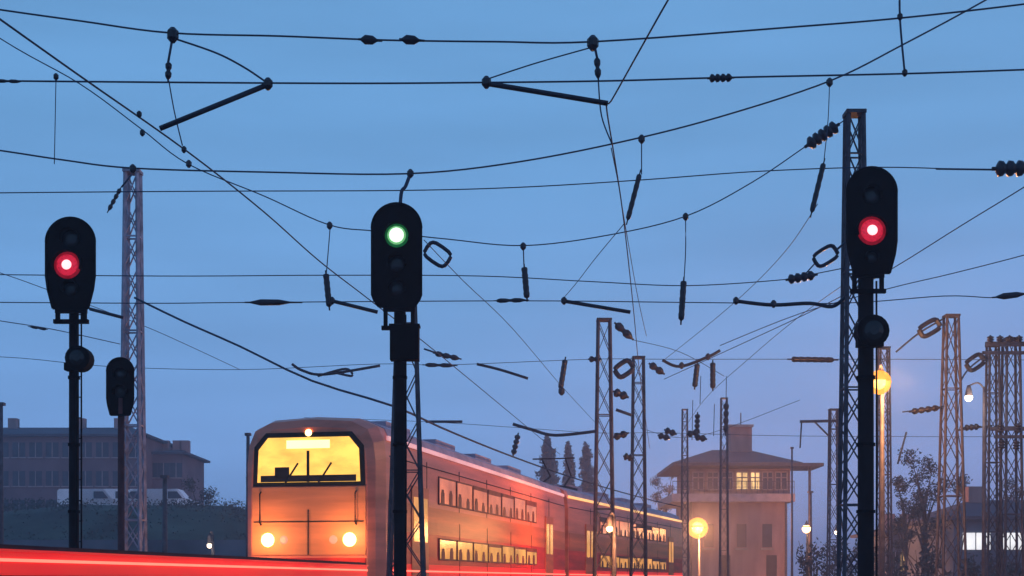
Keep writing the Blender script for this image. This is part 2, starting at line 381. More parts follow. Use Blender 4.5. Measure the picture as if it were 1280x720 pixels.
s3 = thing('cross_span', 'third cross span with deep sagging cable tied to the top of the right lattice mast', 'overhead wires', P(640, 300, 24), 'cross spans carrying the contact wires')
cable(pl(24, (1056, 150), (1010, 181), (940, 228), (858, 270), (760, 294), (655, 307), (560, 299), (470, 289), (411, 281), (330, 245), (235, 205), (175, 160), (100, 105), (0, 48), (-160, -60)), .0105, s3)
insulator(P(1049, 155, 24), P(1006, 184, 24), .115, 5, s3)
cable(pl(24, (-120, 342), (200, 345), (408, 344), (600, 345), (740, 352), (860, 357), (985, 349), (1020, 342), (1060, 334)), .009, s3)
insulator(P(982, 350, 24), P(1022, 343, 24), .085, 4, s3)
cable(pl(24, (-120, 377), (180, 379), (310, 378), (650, 376), (860, 378), (1050, 379), (1180, 370), (1245, 372), (1290, 366), (1420, 350)), .009, s3)
insulator(P(306, 378, 24), P(378, 378, 24), .055, 1, s3)
insulator(P(1240, 372, 24), P(1292, 366, 24), .055, 1, s3)
cable(pl(24, (413, 281), (408, 342)), .009, s3, name='dropper'); insulator(P(407, 338, 24), P(412, 388, 24), .055, 5, s3)
cable(pl(24, (654, 307), (655, 332)), .011, s3, name='dropper'); insulator(P(655, 330, 24), P(659, 377, 24), .055, 5, s3)
insulator(P(617, 376, 24), P(661, 375, 24), .04, 2, s3)
cable(pl(24, (857, 270), (857, 312), (855, 350)), .009, s3, name='dropper'); insulator(P(855, 346, 24), P(851, 406, 24), .055, 5, s3)
cable(pl(24, (415, 376), (472, 390)), .034, s3, name='registration_arm', material='arm')
cable(pl(24, (704, 376), (788, 390)), .034, s3, name='registration_arm', material='arm')
cable(pl(24, (919, 376), (965, 381), (1012, 379), (1040, 383), (1056, 372)), .034, s3, name='registration_arm', material='arm')
for x, y in ((412, 282), (654, 308), (857, 271), (705, 376), (920, 376), (967, 380), (415, 376), (236, 205)): clamp(P(x, y, 24), .05, s3)
ring((547, 318), 24, math.radians(-35), 32, 22, .035, s3)
ring((1032, 320), 23.9, math.radians(32), 30, 18, .035, s3)
cable(pl(24, (1018, 330), (1008, 341)), .012, s3); cable(pl(24, (1046, 312), (1060, 300)), .02, s3)

s4 = thing('cross_span', 'fourth cross span with short arms and hanging insulators, level with the mast tops', 'overhead wires', P(700, 450, 44), 'cross spans carrying the contact wires')
cable(pl(44, (-200, 443), (0, 446), (135, 458), (300, 462), (470, 455), (560, 456), (740, 449), (830, 449), (985, 449), (1100, 449), (1300, 450)), .010, s4)
cable(pl(44, (365, 455), (378, 463), (405, 468), (475, 457)), .045, s4, name='registration_arm', material='arm')
cable(pl(44, (397, 470), (432, 461), (440, 470), (420, 466)), .04, s4, name='stay', material='arm')
insulator(P(528, 456, 44), P(572, 457, 44), .07, 2, s4); insulator(P(541, 441, 44), P(577, 449, 44), .09, 3, s4)
cable(pl(44, (530, 436), (545, 441)), .03, s4)
cable(pl(44, (596, 455), (625, 462), (660, 473)), .045, s4, name='registration_arm', material='arm')
insulator(P(707, 446, 44), P(700, 490, 44), .09, 5, s4); clamp(P(702, 489, 44), .1, s4)
insulator(P(735, 449, 44), P(752, 449, 44), .1, 2, s4)
insulator(P(984, 449, 44), P(1048, 450, 44), .09, 6, s4)
cable(pl(44, (828, 450), (850, 458), (885, 446), (900, 438)), .05, s4, name='registration_arm', material='arm')
insulator(P(872, 452, 44), P(868, 487, 44), .09, 5, s4); insulator(P(891, 450, 44), P(891, 489, 44), .09, 5, s4)
insulator(P(768, 403, 44), P(792, 425, 44), .13, 2, s4); insulator(P(766, 489, 44), P(786, 497, 44), .14, 2, s4)
insulator(P(766, 547, 44), P(786, 541, 44), .12, 2, s4); insulator(P(779, 570, 44), P(792, 573, 44), .12, 2, s4)
insulator(P(811, 454, 44), P(831, 468, 44), .12, 2, s4)
ring((780, 461), 44, math.radians(35), 22, 15, .085, s4)
for x, y in ((852, 457), (885, 446)): clamp(P(x, y, 44), .08, s4)
cable(pl(44, (770, 512), (790, 519)), .05, s4)
cable(pl(44, (792, 425), (850, 440), (905, 470)), .010, s4)

s5 = thing('cross_span', 'faint fifth cross span low over the train roof with a bent arm', 'overhead wires', P(700, 540, 60), 'cross spans carrying the contact wires')
cable(pl(60, (380, 522), (530, 527), (640, 534), (745, 541), (830, 541), (1000, 545), (1300, 546)), .011, s5)
cable(pl(60, (532, 527), (578, 527)), .06, s5, name='registration_arm', material='arm')
cable(pl(60, (641, 530), (665, 537), (694, 544), (745, 539)), .07, s5, name='registration_arm', material='arm')
insulator(P(648, 541, 60), P(641, 571, 60), .13, 4, s5)
for a, b in (((830, 537), (846, 543)), ((858, 543), (875, 540)), ((822, 544), (838, 548)), ((868, 546), (884, 549))): insulator(P(*a, 60), P(*b, 60), .15, 2, s5)
cable(pl(60, (800, 535), (870, 546), (1000, 500)), .011, s5)
for x, y0, y1 in ((876, 470, 505), (908, 470, 540), (866, 500, 550), (893, 505, 545)):
    cable(pl(60, (x, y0), (x - 1, y1)), .016, s5, name='dropper')
insulator(P(908, 500, 60), P(907, 545, 60), .12, 4, s5); insulator(P(872, 515, 60), P(871, 545, 60), .12, 4, s5)
s6 = thing('anchor_wire', 'anchor wire with oval ring and long insulator tied to the lone tapering mast', 'overhead wires', P(1189, 400, 43))
cable(pl(43, (1120, 440), (1148, 417), (1180, 398)), .03, s6); ring((1162, 410), 43, math.radians(30), 26, 14, .08, s6)
cable(pl(43, (1128, 515), (1180, 508)), .02, s6); insulator(P(1136, 515, 43), P(1178, 509, 43), .10, 4, s6)
cable(pl(43, (1133, 540), (1122, 580)), .03, s6, name='hanger')
s7 = thing('anchor_wire', 'anchor wire with oval ring tied to the twin masts at the right edge', 'overhead wires', P(1235, 440, 47))
cable(pl(47, (1200, 478), (1212, 460), (1238, 440)), .03, s7); ring((1219, 453), 47, math.radians(35), 22, 14, .08, s7)
insulator(P(1204, 535, 47), P(1226, 533, 47), .11, 3, s7); cable(pl(47, (1196, 538), (1240, 532)), .03, s7)
s8 = thing('anchor_wire', 'stay rod with a slanting insulator at the top of the pale left mast', 'overhead wires', P(160, 230, 28.6))
insulator(P(152, 233, 28.6), P(134, 266, 28.6), .045, 4, s8); cable(pl(28.6, (165, 218), (152, 234)), .02, s8)
cable(pl(28.6, (112, 386), (154, 397)), .035, s8, name='registration_arm', material='arm'); insulator(P(60, 412, 28.6), P(35, 408, 28.6), .03, 2, s8)
fc = [P(168, 372, 28.8), P(230, 402, 28.6), P(300, 433, 28.4), P(390, 476, 28.3)] + [(side_x(y), y, 4.55) for y in range(29, 72, 4)]  # added cable following the smeared roofline of the train
m = MB(); m.tube(smoothpts(fc, 3), .024, 6)
tag(m.build('added_roofline_cable', 'wire', None, True), 'dark cable added from the pale left mast to trace the smeared train roofline', 'cable')

# ---------------------------------------------------------------- signals
def outline(w, h, taper, n=18):
    r = w / 2; pts = []
    for i in range(n + 1):
        a = math.pi * i / n; pts.append((math.cos(a) * r, h - r + math.sin(a) * r))
    pts += [(-r, taper * 1.6), (-r * .92, taper * .9), (-r * .72, 0), (r * .72, 0), (r * .92, taper * .9), (r, taper * 1.6)]
    return pts
def signal(px, ytop, ybot, Y, wpx, label, lens, cat='signal', box='square', box_y=None, box_w=None, post_w=14, taper=14, post='post', lens_y=None, post_off=0, prong=26, mat_post=None, small=False):
    u = Y / FPX; base = P(px, HY, Y)
    t = thing('railway_signal', label, cat, (base.x, Y, 0), 'colour light signals')
    Z = lambda py: CZ + (HY - py) * u
    w = wpx * u; h = (ybot - ytop) * u; zb = Z(ybot)
    m = MB(); m.prism([(x, z + zb) for x, z in outline(w, h, taper * u)], -.02, .02); m.build('backboard', 'black', t)
    # rim standing forward round the board
    ol = outline(w, h, taper * u); k = len(ol); rm = MB()
    for i in range(k):
        a = ol[i]; b = ol[(i + 1) % k]
        rm.bar((a[0], -.035, a[1] + zb), (b[0], -.035, b[1] + zb), .022, .03)
    rm.build('rim', 'black', t)
    hm = MB(); hm.prism([(x * .66, z * .88 + zb + h * .05) for x, z in outline(w, h, taper * u)], .021, .24); hm.build('lamp_housing', 'black', t)
    for (dx, py, kind, r) in lens:
        x = dx * u; z = Z(py); rr = r * u
        hd = MB(); n = 20; vs = []; fs = []
        for ri, (q, y) in enumerate(((rr * 1.12, -.021), (rr * 1.12, -.12 if kind != 'dark' else -.15), (rr * 1.02, -.12 if kind != 'dark' else -.15), (rr * 1.02, -.021))):
            for j in range(n + 1):
                a = math.radians(-20) + math.radians(220) * j / n
                vs.append((x + math.cos(a) * q, y, z + math.sin(a) * q))
        for ri in range(3):
            for j in range(n): fs.append((ri * (n + 1) + j, ri * (n + 1) + j + 1, (ri + 1) * (n + 1) + j + 1, (ri + 1) * (n + 1) + j))
        hd.add(vs, fs); hd.build('visor', 'black', t)
        gl = MB(); gl.lathe((x, -.021, z), (x, -.05, z), [(0, rr), (.4, rr * .97), (.75, rr * .7), (1, rr * .3)], 20)
        lo_ = gl.build('lens', {'red': 'glassred', 'green': 'glassgreen', 'dark': 'glassdark'}[kind], t, True)
        if kind != 'dark':
            rg = MB(); rg.lathe((x, -.040, z), (x, -.066, z), [(0, rr * .78), (.5, rr * .72), (1, rr * .4)], 20); rg.build('inner_lens', 'midred' if kind == 'red' else 'midgreen', lo_, True)
            bl = MB(); rb = rr * .38 if kind == 'red' else rr * .62
            bl.lathe((x, -.06, z), (x, -.085, z), [(0, rb), (.5, rb * .9), (.85, rb * .55), (1, rb * .1)], 16)
            bl.build('lit_bulb', 'bulbred' if kind == 'red' else 'bulbgreen', lo_, True)
    pm = mat_post or post
    # prongs and crossbar under the board
    br = MB(); po = post_off * u; zc = Z(ybot + prong)
    if not small:
        for s_ in (-1, 1): br.box((po + s_ * 17 * u * wpx / 62, 0, (zb + zc) / 2 + .04), (5 * u, .05, zb - zc + .1))
        br.box((po, 0, zc), (44 * u * wpx / 62, .07, 5 * u)); br.box((po, .0, zb - 3 * u), (40 * u * wpx / 62, .06, 5 * u))
        br.build('bracket', 'black', t)
    ps = MB(); ps.lathe((po, .02 + (.10 if not small else .0), 0), (po, .02 + (.10 if not small else 0), zb + .3), [(0, post_w * u * .62), (.03, post_w * u * .62), (.031, post_w * u / 2), (1, post_w * u * .46)], 14)
    ps.build('post', pm, t, True)
    bs = MB(); bs.box((po, .05, -.1), (.55, .55, .5)); bs.build('foundation', 'concrete', t)
    if box_y:
        b = MB(); zc2 = Z(box_y[0])
        if box == 'square':
            b.box((po + box_y[1] * u, 0, zc2), (box_w * u, .2, box_w * 1.15 * u)); b.box((po + box_y[1] * u, 0, zc2 + box_w * .62 * u), (box_w * 1.06 * u, .22, .03))
            b.build('relay_box', 'black', t)
        else:
            b.lathe((po + box_y[1] * u, -.15, zc2), (po + box_y[1] * u, .1, zc2), [(0, box_w * .38 * u), (.1, box_w * u / 2), (1, box_w * u / 2)], 18); b.box((po + box_y[1] * u * .5, 0, zc2 - box_w * .32 * u), (box_w * .8 * u, .16, box_w * .3 * u)); b.build('round_lamp_case', 'black', t)
            l2 = MB(); l2.lathe((po + box_y[1] * u, -.151, zc2), (po + box_y[1] * u, -.17, zc2), [(0, box_w * .3 * u), (1, box_w * .15 * u)], 16); l2.build('lens', 'glassdark', t)
    if not small:  # ladder behind the post
        ld = MB(); x0 = po + .0
        for s_ in (-.045, .045): ld.bar((x0 + s_, .3, .2), (x0 + s_, .3, zb), .018)
        z = .4
        while z < zb: ld.bar((x0 - .045, .3, z), (x0 + .045, .3, z), .014); z += .28
        ld.build('ladder', 'black', t)
        cd_ = MB(); cd_.tube([(po + post_w * u * .5, -.0, .0), (po + post_w * u * .52, -.0, zb * .5), (po + post_w * u * .5, 0, zb - .1)], .014, 6)
        for z in (1.0, 1.9, 2.8, 3.7): cd_.lathe((po, .12, z), (po, .12, z + .04), [(0, post_w * u * .58), (1, post_w * u * .58)], 12)
        cd_.build('cable_conduit', 'black', t)
    return t
signal(89, 273, 386, 19, 61, 'red lit signal with small round lamp case on its post, at the left', [(-4, 332, 'red', 17), (0, 299, 'dark', 11), (0, 362, 'dark', 9)], box='round', box_y=(449, 11), box_w=31, prong=16, taper=26, post_w=13)
signal(496, 255, 384, 19, 62, 'green lit signal on the black central post with a square box', [(0, 295, 'green', 15), (0, 330, 'dark', 11), (0, 361, 'dark', 10)], box_y=(430, 7), box_w=36, prong=26, taper=10, post_w=16, post_off=3)
signal(1089, 210, 342, 19, 62, 'red lit signal in front of the tall mast, at the right', [(0, 289, 'red', 18), (0, 245, 'dark', 11), (0, 322, 'dark', 8)], box='round', box_y=(415, 4), box_w=40, prong=22, taper=26, post_w=21, post_off=-4)
signal(151, 448, 519, 22, 33, 'small unlit oval signal on a thin reddish post', [(0, 468, 'dark', 8), (0, 490, 'dark', 8)], prong=4, taper=14, post_w=9, mat_post='rustpost', small=True)

# ---------------------------------------------------------------- train
gm = bpy.data.materials.new('amber_globe_glass'); gm.use_nodes = True; gn = gm.node_tree.nodes; gl_ = gm.node_tree.links
gn.remove(gn['Principled BSDF']); ge = gn.new('ShaderNodeEmission'); ge.inputs[0].default_value = (1, .36, .05, 1); ge.inputs[1].default_value = 2.1
gt = gn.new('ShaderNodeBsdfTransparent'); gt.inputs[0].default_value = (1, .92, .75, 1); gx = gn.new('ShaderNodeMixShader'); gx.inputs[0].default_value = .72
gl_.new(gt.outputs[0], gx.inputs[1]); gl_.new(ge.outputs[0], gx.inputs[2]); gl_.new(gx.outputs[0], gn['Material Output'].inputs['Surface'])
M['globe'] = gm
def lamp_light(o, loc, power, col, r):
    ld = bpy.data.lights.new('lamp_light', 'POINT'); ld.energy = power; ld.color = col; ld.shadow_soft_size = r
    lo_ = bpy.data.objects.new('lamp_light', ld); C.objects.link(lo_); lo_.parent = o; lo_.location = loc
def frame(Y0, Y1, off=1.47):
    a = Vector((side_x(Y0), Y0, 0)); b = Vector((side_x(Y1), Y1, 0)); d = (b - a); n = Vector((-d.y, d.x, 0)).normalized()
    c0 = a + n * off; return c0, math.atan2(-d.x, d.y), d.length
HT = 4.3
def section(sx=1., top=1., zl=.75):
    hw = 1.45 * sx; zt = zl + (HT - zl) * top
    k = [(-hw, zl), (-hw, zt - .85), (-hw * .97, zt - .5), (-hw * .88, zt - .22), (-hw * .62, zt - .05), (0, zt), (hw * .62, zt - .05), (hw * .88, zt - .22), (hw * .97, zt - .5), (hw, zt - .85), (hw, zl)]
    return k
tc0, rz0, L0 = frame(28, 48.4)
train = thing('passenger_train', 'double deck passenger train in red and salmon streak tones, with lit windows, curving away', 'train', (tc0.x, tc0.y, 0))
def loft(secs, zmin=None, zmax=None):
    m = MB(); n = len(secs[0][1]); vs = []
    for y, s_ in secs: vs += [(x, y, z) for x, z in s_]
    fs = [(i * n + j, i * n + (j + 1) % n, (i + 1) * n + (j + 1) % n, (i + 1) * n + j) for i in range(len(secs) - 1) for j in range(n)]
    fs += [tuple(range(n))[::-1], tuple((len(secs) - 1) * n + j for j in range(n))]
    m.add(vs, fs); return m
def coach(Y0, Y1, lead):
    c0, rz, Ln = frame(Y0, Y1)
    body_secs = [(0, section(.84, .93)), (.12, section(.93, .975)), (.5, section(1, 1)), (Ln, section())] if lead else [(0, section()), (Ln, section())]
    b = loft(body_secs).build('coach_body', 'salmon', train)
    b.location = c0 - train.location; b.rotation_euler = (0, 0, rz)
    def sub(mb, name, m_): return mb.build(name, m_, b)
    y0 = .62 if lead else .08
    for z0, z1, mm_, nm in ((.72, 1.06, 'dark', 'skirt'), (1.06, 1.34, 'redstreak', 'red_streak_band'), (2.02, 2.62, 'orange', 'orange_middle_band'), (1.34, 2.02, 'red', 'lower_deck_band')):
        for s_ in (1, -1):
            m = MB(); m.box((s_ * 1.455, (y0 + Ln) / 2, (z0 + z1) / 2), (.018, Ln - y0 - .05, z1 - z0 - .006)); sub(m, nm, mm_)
    for s_ in (1, -1):
        m = MB(); m.box((s_ * 1.475, (y0 + Ln) / 2, 1.19), (.022, Ln - y0 - .1, .035)); sub(m, 'streak_core', 'redglow')  # added glowing strip, core of the red light streak
        m = MB(); m.box((s_ * 1.425, (y0 + Ln) / 2, 3.86), (.04, Ln - y0 - .1, .09)); sub(m, 'roof_streak', 'pinkstreak' if lead else 'goldstreak')  # added glowing strip standing in for the roof-edge light streak
    rf = MB(); secr = [(x * 1.006, z + .012) for x, z in section()[2:9]]
    secr = secr + [(x * .95, z - .02) for x, z in secr[::-1]]
    rf.prism(secr, y0 + .3, Ln - .05); sub(rf, 'roof', 'roof')
    for s_ in (1, -1):
        for k in range(1, 7):
            m = MB(); yy = y0 + (Ln - y0) * k / 7; m.box((s_ * 1.452, yy, 2.2), (.012, .02, 2.8)); m.box((s_ * 1.466, yy, 1.7), (.012, .02, 1.28)); sub(m, 'panel_joint', 'dark')
        m = MB(); m.box((s_ * 1.455, (y0 + Ln) / 2, 3.5), (.012, Ln - y0 - .2, .02)); sub(m, 'panel_joint', 'dark')
    # doors and windows on both sides
    doors = [Ln * .14, Ln * .86]
    wins = []
    for s_ in (1, -1):
        for dy in doors:
            m = MB(); m.box((s_ * 1.472, dy, 2.05), (.02, 1.3, 1.92)); d = sub(m, 'door', 'orange')
            m = MB()
            for q in (-.32, .32): m.box((s_ * 1.485, dy + q, 2.3), (.012, .42, .95))
            sub(m, 'door_window', 'winlow')
        y = doors[0] + 1.5; W_ = 1.62
        while y + W_ < doors[1] - .75:
            for z0, z1, mm_ in ((1.47, 1.93, 'winlow'), (2.74, 3.34, 'winup')):
                m = MB(); m.box((s_ * (1.474 if z0 < 2 else 1.462), y + W_ / 2, (z0 + z1) / 2), (.02, W_ - .14, z1 - z0)); sub(m, 'window', mm_)
                fr = MB(); X = s_ * (1.474 if z0 < 2 else 1.462)
                for zz in (z0, z1): fr.box((X, y + W_ / 2, zz), (.035, W_ - .1, .035))
                for yy in (y + .06, y + W_ - .06): fr.box((X, yy, (z0 + z1) / 2), (.034, .035, z1 - z0))
                for q in range(2):
                    sy = y + .35 + q * .78 + R.uniform(-.06, .06); sh = (z1 - z0) * R.uniform(.28, .46)
                    fr.box((X + s_ * .004, sy, z0 + sh / 2), (.024, .3, sh)); fr.box((X + s_ * .005, sy, z0 + sh + .03), (.022, .2, .08))
                if R.random() < .4: bh = R.uniform(.1, .3) * (z1 - z0); fr.box((X + s_ * .003, y + W_ / 2, z1 - bh / 2), (.022, W_ - .2, bh))
                sub(fr, 'window_frame', 'frame')
            y += W_
    # bogies
    for by in (3.0, Ln - 3.0):
        m = MB(); m.box((0, by, .62), (2.3, 3.0, .28)); m.box((-1.05, by, .42), (.14, 3.2, .22)); m.box((1.05, by, .42), (.14, 3.2, .22)); sub(m, 'bogie', 'dark')
        for wy in (by - 1.15, by + 1.15):
            m = MB()
            for s_ in (-.75, .75): m.lathe((s_ - .06, wy, .46), (s_ + .06, wy, .46), [(0, .46), (1, .46)], 20)
            m.bar((-.75, wy, .46), (.75, wy, .46), .16); sub(m, 'wheelset', 'dark')
    for k in range(4):
        m = MB(); m.box((0, Ln * (.2 + .2 * k), HT + .1), (1.2, 1.9, .2)); sub(m, 'roof_equipment', 'roof')
    if lead:
        fz = lambda t: .75 + (HT - .75) * .93 * t
        m = MB(); m.prism([(-1.08, 2.95), (-1.05, 3.6), (-.85, 3.84), (.85, 3.84), (1.05, 3.6), (1.08, 2.95)], -.03, .02); sub(m, 'windscreen', 'cabwin')
        m = MB(); m.prism([(-1.18, 2.87), (-1.15, 3.66), (-.9, 3.94), (.9, 3.94), (1.15, 3.66), (1.18, 2.87)], -.012, .02); sub(m, 'windscreen_surround', 'rubber')
        m = MB(); m.box((0, -.04, 3.70), (.9, .03, .16)); sub(m, 'destination_panel', 'dest')
        for q in (-1.0, 1.0):
            m = MB(); m.tube([(q, -.03, 2.1), (q, -.1, 2.14), (q, -.1, 2.72), (q, -.03, 2.76)], .016, 6); sub(m, 'handrail', 'rubber')
        m = MB(); m.box((0, -.035, 2.16), (2.3, .014, .02)); m.box((0, -.035, 1.95), (.02, .014, .9)); sub(m, 'panel_joint', 'dark')
        m = MB(); m.box((0, -.25, 1.0), (.3, .45, .22)); m.box((0, -.5, .96), (.44, .14, .3)); sub(m, 'coupler', 'dark')
        m = MB(); m.box((0, -.045, 3.26), (.05, .03, .62)); m.box((.35, -.05, 3.12), (.03, .03, .5), Matrix.Rotation(.6, 3, 'Y')); m.box((-.35, -.05, 3.12), (.03, .03, .5), Matrix.Rotation(.6, 3, 'Y')); sub(m, 'wiper', 'rubber')
        m = MB(); m.prism([(-1.19, 1.5), (-1.19, 2.85), (1.19, 2.85), (1.19, 1.5)], -.022, .02); sub(m, 'front_panel', 'frontp')
        m = MB(); m.prism([(-1.19, .8), (-1.19, 1.44), (1.19, 1.44), (1.19, .8)], -.026, .02); sub(m, 'front_bumper', 'red')
        m = MB(); m.prism([(-1.0, .3), (-1.1, .78), (1.1, .78), (1.0, .3)], -.2, -.03); sub(m, 'snow_plough', 'dark')
        for s_ in (-1, 1):
            m = MB(); m.lathe((s_ * .86, -.02, 1.8), (s_ * .86, -.06, 1.8), [(0, .14), (.6, .13), (1, .07)], 16); hl_ = sub(m, 'headlight', 'headl'); lamp_light(hl_, (s_ * .86, -.55, 1.85), 38, (1, .5, .18), .1)  # point light added ahead of the headlight to brighten the train front
            m = MB(); m.lathe((s_ * .52, -.02, 1.8), (s_ * .52, -.05, 1.8), [(0, .09), (1, .06)], 14); sub(m, 'tail_light', 'redglow')
            m = MB(); m.lathe((s_ * .87, -.03, 1.05), (s_ * .87, -.45, 1.05), [(0, .1), (.75, .07), (.76, .22), (1, .2)], 16); sub(m, 'buffer', 'dark')
        m = MB(); m.box((0, -.036, 3.02), (2.0, .03, .13)); m.box((-.55, -.036, 3.14), (.3, .03, .22)); sub(m, 'console', 'dark')
        m = MB(); m.lathe((0, -.02, 3.93), (0, -.06, 3.93), [(0, .07), (1, .04)], 14); sub(m, 'headlight', 'headl')
    # pantograph
    if not lead:
        m = MB(); yb = 3
        for s_ in (-.5, .5):
            m.bar((s_, yb, HT + .1), (s_ * .8, yb + 1.4, HT + .6), .05); m.bar((s_ * .8, yb + 1.4, HT + .6), (s_ * .9, yb + .4, HT + 1.15), .04)
        m.bar((-.8, yb + .4, HT + 1.17), (.8, yb + .4, HT + 1.17), .05); m.box((0, yb + .4, HT + .06), (1.4, 1.6, .08)); sub(m, 'pantograph', 'dark')
    return b
b1 = coach(28, 48.2, True); b2 = coach(48.7, 69.5, False)
m = MB(); c1, rz1, _ = frame(48.2, 48.7); m.box(c1 - train.location + Vector((0, .25, 2.3)), (2.5, .8, 2.9), Matrix.Rotation(rz1, 3, 'Z')); m.build('gangway_bellows', 'rubber', train)

# low flat wagon added ahead of the train to carry the red light streak
c0, rz, Ln = frame(9.5, 27.2, 1.45)
fw = thing('streak_wagon', 'added low flat wagon, its glowing red sill standing in for the red light streak', 'wagon', (c0.x, c0.y, 0), None, rz)
m = MB(); m.box((0, Ln / 2, 1.30), (2.8, Ln, .06)); m.build('streak_wagon_deck', 'dark', fw)
for s_ in (-1, 1):
    m = MB(); m.box((s_ * 1.40, Ln / 2, 1.165), (.05, Ln, .21)); m.box((s_ * 1.41, Ln / 2, 1.275), (.09, Ln, .024)); m.box((s_ * 1.41, Ln / 2, 1.056), (.09, Ln, .024)); m.build('red_streak_sill', 'redstreak', fw)  # sill glows in place of the red light streak
    m = MB(); m.box((s_ * 1.436, Ln / 2, 1.185), (.03, Ln - .1, .030)); m.build('streak_core', 'redglow', fw)
for by in (2.6, Ln - 2.6):
    m = MB(); m.box((-1, by, .48), (.14, 2.6, .24)); m.box((1, by, .48), (.14, 2.6, .24)); m.box((0, by, .7), (2.2, .5, .3)); m.build('bogie', 'dark', fw)
    for wy in (by - .9, by + .9):
        m = MB()
        for s_ in (-.75, .75): m.lathe((s_ - .06, wy, .46), (s_ + .06, wy, .46), [(0, .46), (1, .46)], 20)
        m.bar((-.75, wy, .46), (.75, wy, .46), .16); m.build('wheelset', 'dark', fw)
m = MB(); m.box((0, Ln / 2, .95), (.5, Ln - .4, .2)); m.build('streak_wagon_centre_beam', 'dark', fw)

# ---------------------------------------------------------------- lamps
def street_lamp(px, py, Y, pole_px, label, arm=True, power=300, bulb=.2, m_='lamp', col=(1, .5, .15), below=True, group='lit lamps'):
    hp = P(px, py, Y); pb = P(pole_px, HY, Y + (.35 if pole_px == px else 0))
    t = thing('street_lamp', label, 'lamp', (pb.x, pb.y, 0), group)
    o = t.location; h = hp - Vector(o)
    m = MB(); m.lathe((0, 0, -.3), (0, 0, h.z + .35), [(0, .09), (.2, .08), (1, .045)], 10); m.build('pole', 'steel', t, True)
    m = MB(); m.tube(smoothpts([Vector((0, 0, h.z + .3)), Vector((h.x * .4, h.y * .4, h.z + .48)), Vector((h.x, h.y, h.z + .38))], 4), .03, 6); m.build('arm', 'steel', t)
    m = MB(); m.lathe(h + Vector((0, 0, .4)), h + Vector((0, 0, .06)), [(0, .05), (.4, .09), (.8, min(bulb * .9, .5)), (1, min(bulb * .95, .55))], 14); m.build('lamp_shade', 'steel', t, True)
    m = MB(); n = 8
    m.lathe(h + Vector((0, 0, bulb)), h - Vector((0, 0, bulb)), [(0, bulb * .1)] + [((1 - math.cos(math.pi * i / n)) / 2, bulb * math.sin(math.pi * i / n)) for i in range(1, n)] + [(1, bulb * .1)], 14)
    gb = m.build('globe' if m_ == 'lamp' else 'bulb', 'globe' if m_ == 'lamp' else m_, t, True)
    if m_ == 'lamp':
        m = MB(); q = bulb * .58; m.lathe(h + Vector((0, 0, q)), h - Vector((0, 0, q)), [(0, q * .1)] + [((1 - math.cos(math.pi * i / n)) / 2, q * math.sin(math.pi * i / n)) for i in range(1, n)] + [(1, q * .1)], 14); m.build('bulb', m_, gb, True)
    lamp_light(t, h - Vector((0, .5 + bulb, .1)), power, col, .25)
    return t
street_lamp(872, 660, 98, 874, 'glaring orange yard lamp in front of the signal box', power=15000, bulb=.72, col=(1, .36, .13))
street_lamp(762, 661, 42, 768, 'small orange lamp on a bracket at the foot of the taller middle mast', power=420, bulb=.10, m_='lampsm', col=(1, .36, .12))
street_lamp(1099, 478, 40, 1103, 'glaring orange lamp high up right of the right signal post', power=2100, bulb=.34, col=(1, .40, .13))
street_lamp(1008, 661, 85, 1009, 'small dim orange lamp right of the signal box', power=120, bulb=.26, m_='lampsm')
street_lamp(1046, 665, 80, 1047, 'tiny pale lamp low beside the distant crossarm mast', power=60, bulb=.15, m_='lampwh', col=(1, .8, .6))
street_lamp(1211, 497, 46.2, 1230, 'small pale lamp on a bracket arm beside the twin masts', power=120, bulb=.13, m_='lampwh', col=(1, .7, .5))
street_lamp(262, 682, 48, 266, 'small pale lamp low beside the added streak wagon', power=30, bulb=.09, m_='lampwh', col=(1, .8, .65))

# ---------------------------------------------------------------- signal box
def wbox(name, parent, org, x0, x1, y0, y1, Ya, Yb, m_):   # x/y extents read in photo pixels at depth Ya, thickness to Yb
    a = P(x0, y0, Ya) - org; b = P(x1, y1, Ya) - org
    m = MB(); m.box(((a.x + b.x) / 2, (Ya + Yb) / 2 - org.y, (a.z + b.z) / 2), (abs(b.x - a.x), Yb - Ya, abs(a.z - b.z)))
    return m.build(name, m_, parent)
YB = 110.0; org = Vector((P(925, HY, YB).x, YB, 0))
sb = thing('signal_box', 'two storey plastered signal box with glazed lit upper room and chimney', 'building', org)
wall = wbox('lower_wall', sb, org, 862, 984, 625, 741, YB, YB + 9, 'plaster')
wbox('balcony', sb, org, 840, 994, 617, 627, YB - 1.0, YB + 9.8, 'plaster2')
up = wbox('upper_wall', sb, org, 862, 988, 586, 617, YB + .3, YB + 8.8, 'plaster')
u = YB / FPX
def hip(x0, x1, yb, x2, x3, yt, Ya, Yb, name, m_, parent):
    a = P(x0, yb, YB) - org; b = P(x1, yb, YB) - org; c = P(x2, yt, YB) - org; d = P(x3, yt, YB) - org
    ya, yb_ = Ya - YB, Yb - YB; yc = (ya + yb_) / 2
    m = MB(); m.add([(a.x, ya, a.z), (b.x, ya, b.z), (b.x, yb_, b.z), (a.x, yb_, a.z), (c.x, yc, c.z), (d.x, yc, d.z), (a.x, ya, a.z - .25), (b.x, ya, b.z - .25), (b.x, yb_, b.z - .25), (a.x, yb_, a.z - .25)],
                    [(0, 1, 5, 4), (1, 2, 5), (2, 3, 4, 5), (3, 0, 4), (6, 7, 1, 0), (7, 8, 2, 1), (8, 9, 3, 2), (9, 6, 0, 3), (6, 9, 8, 7)])
    return m.build(name, m_, parent)
rf = hip(838, 998, 580, 900, 948, 556, YB - 1.6, YB + 10.4, 'roof', 'tile', sb)
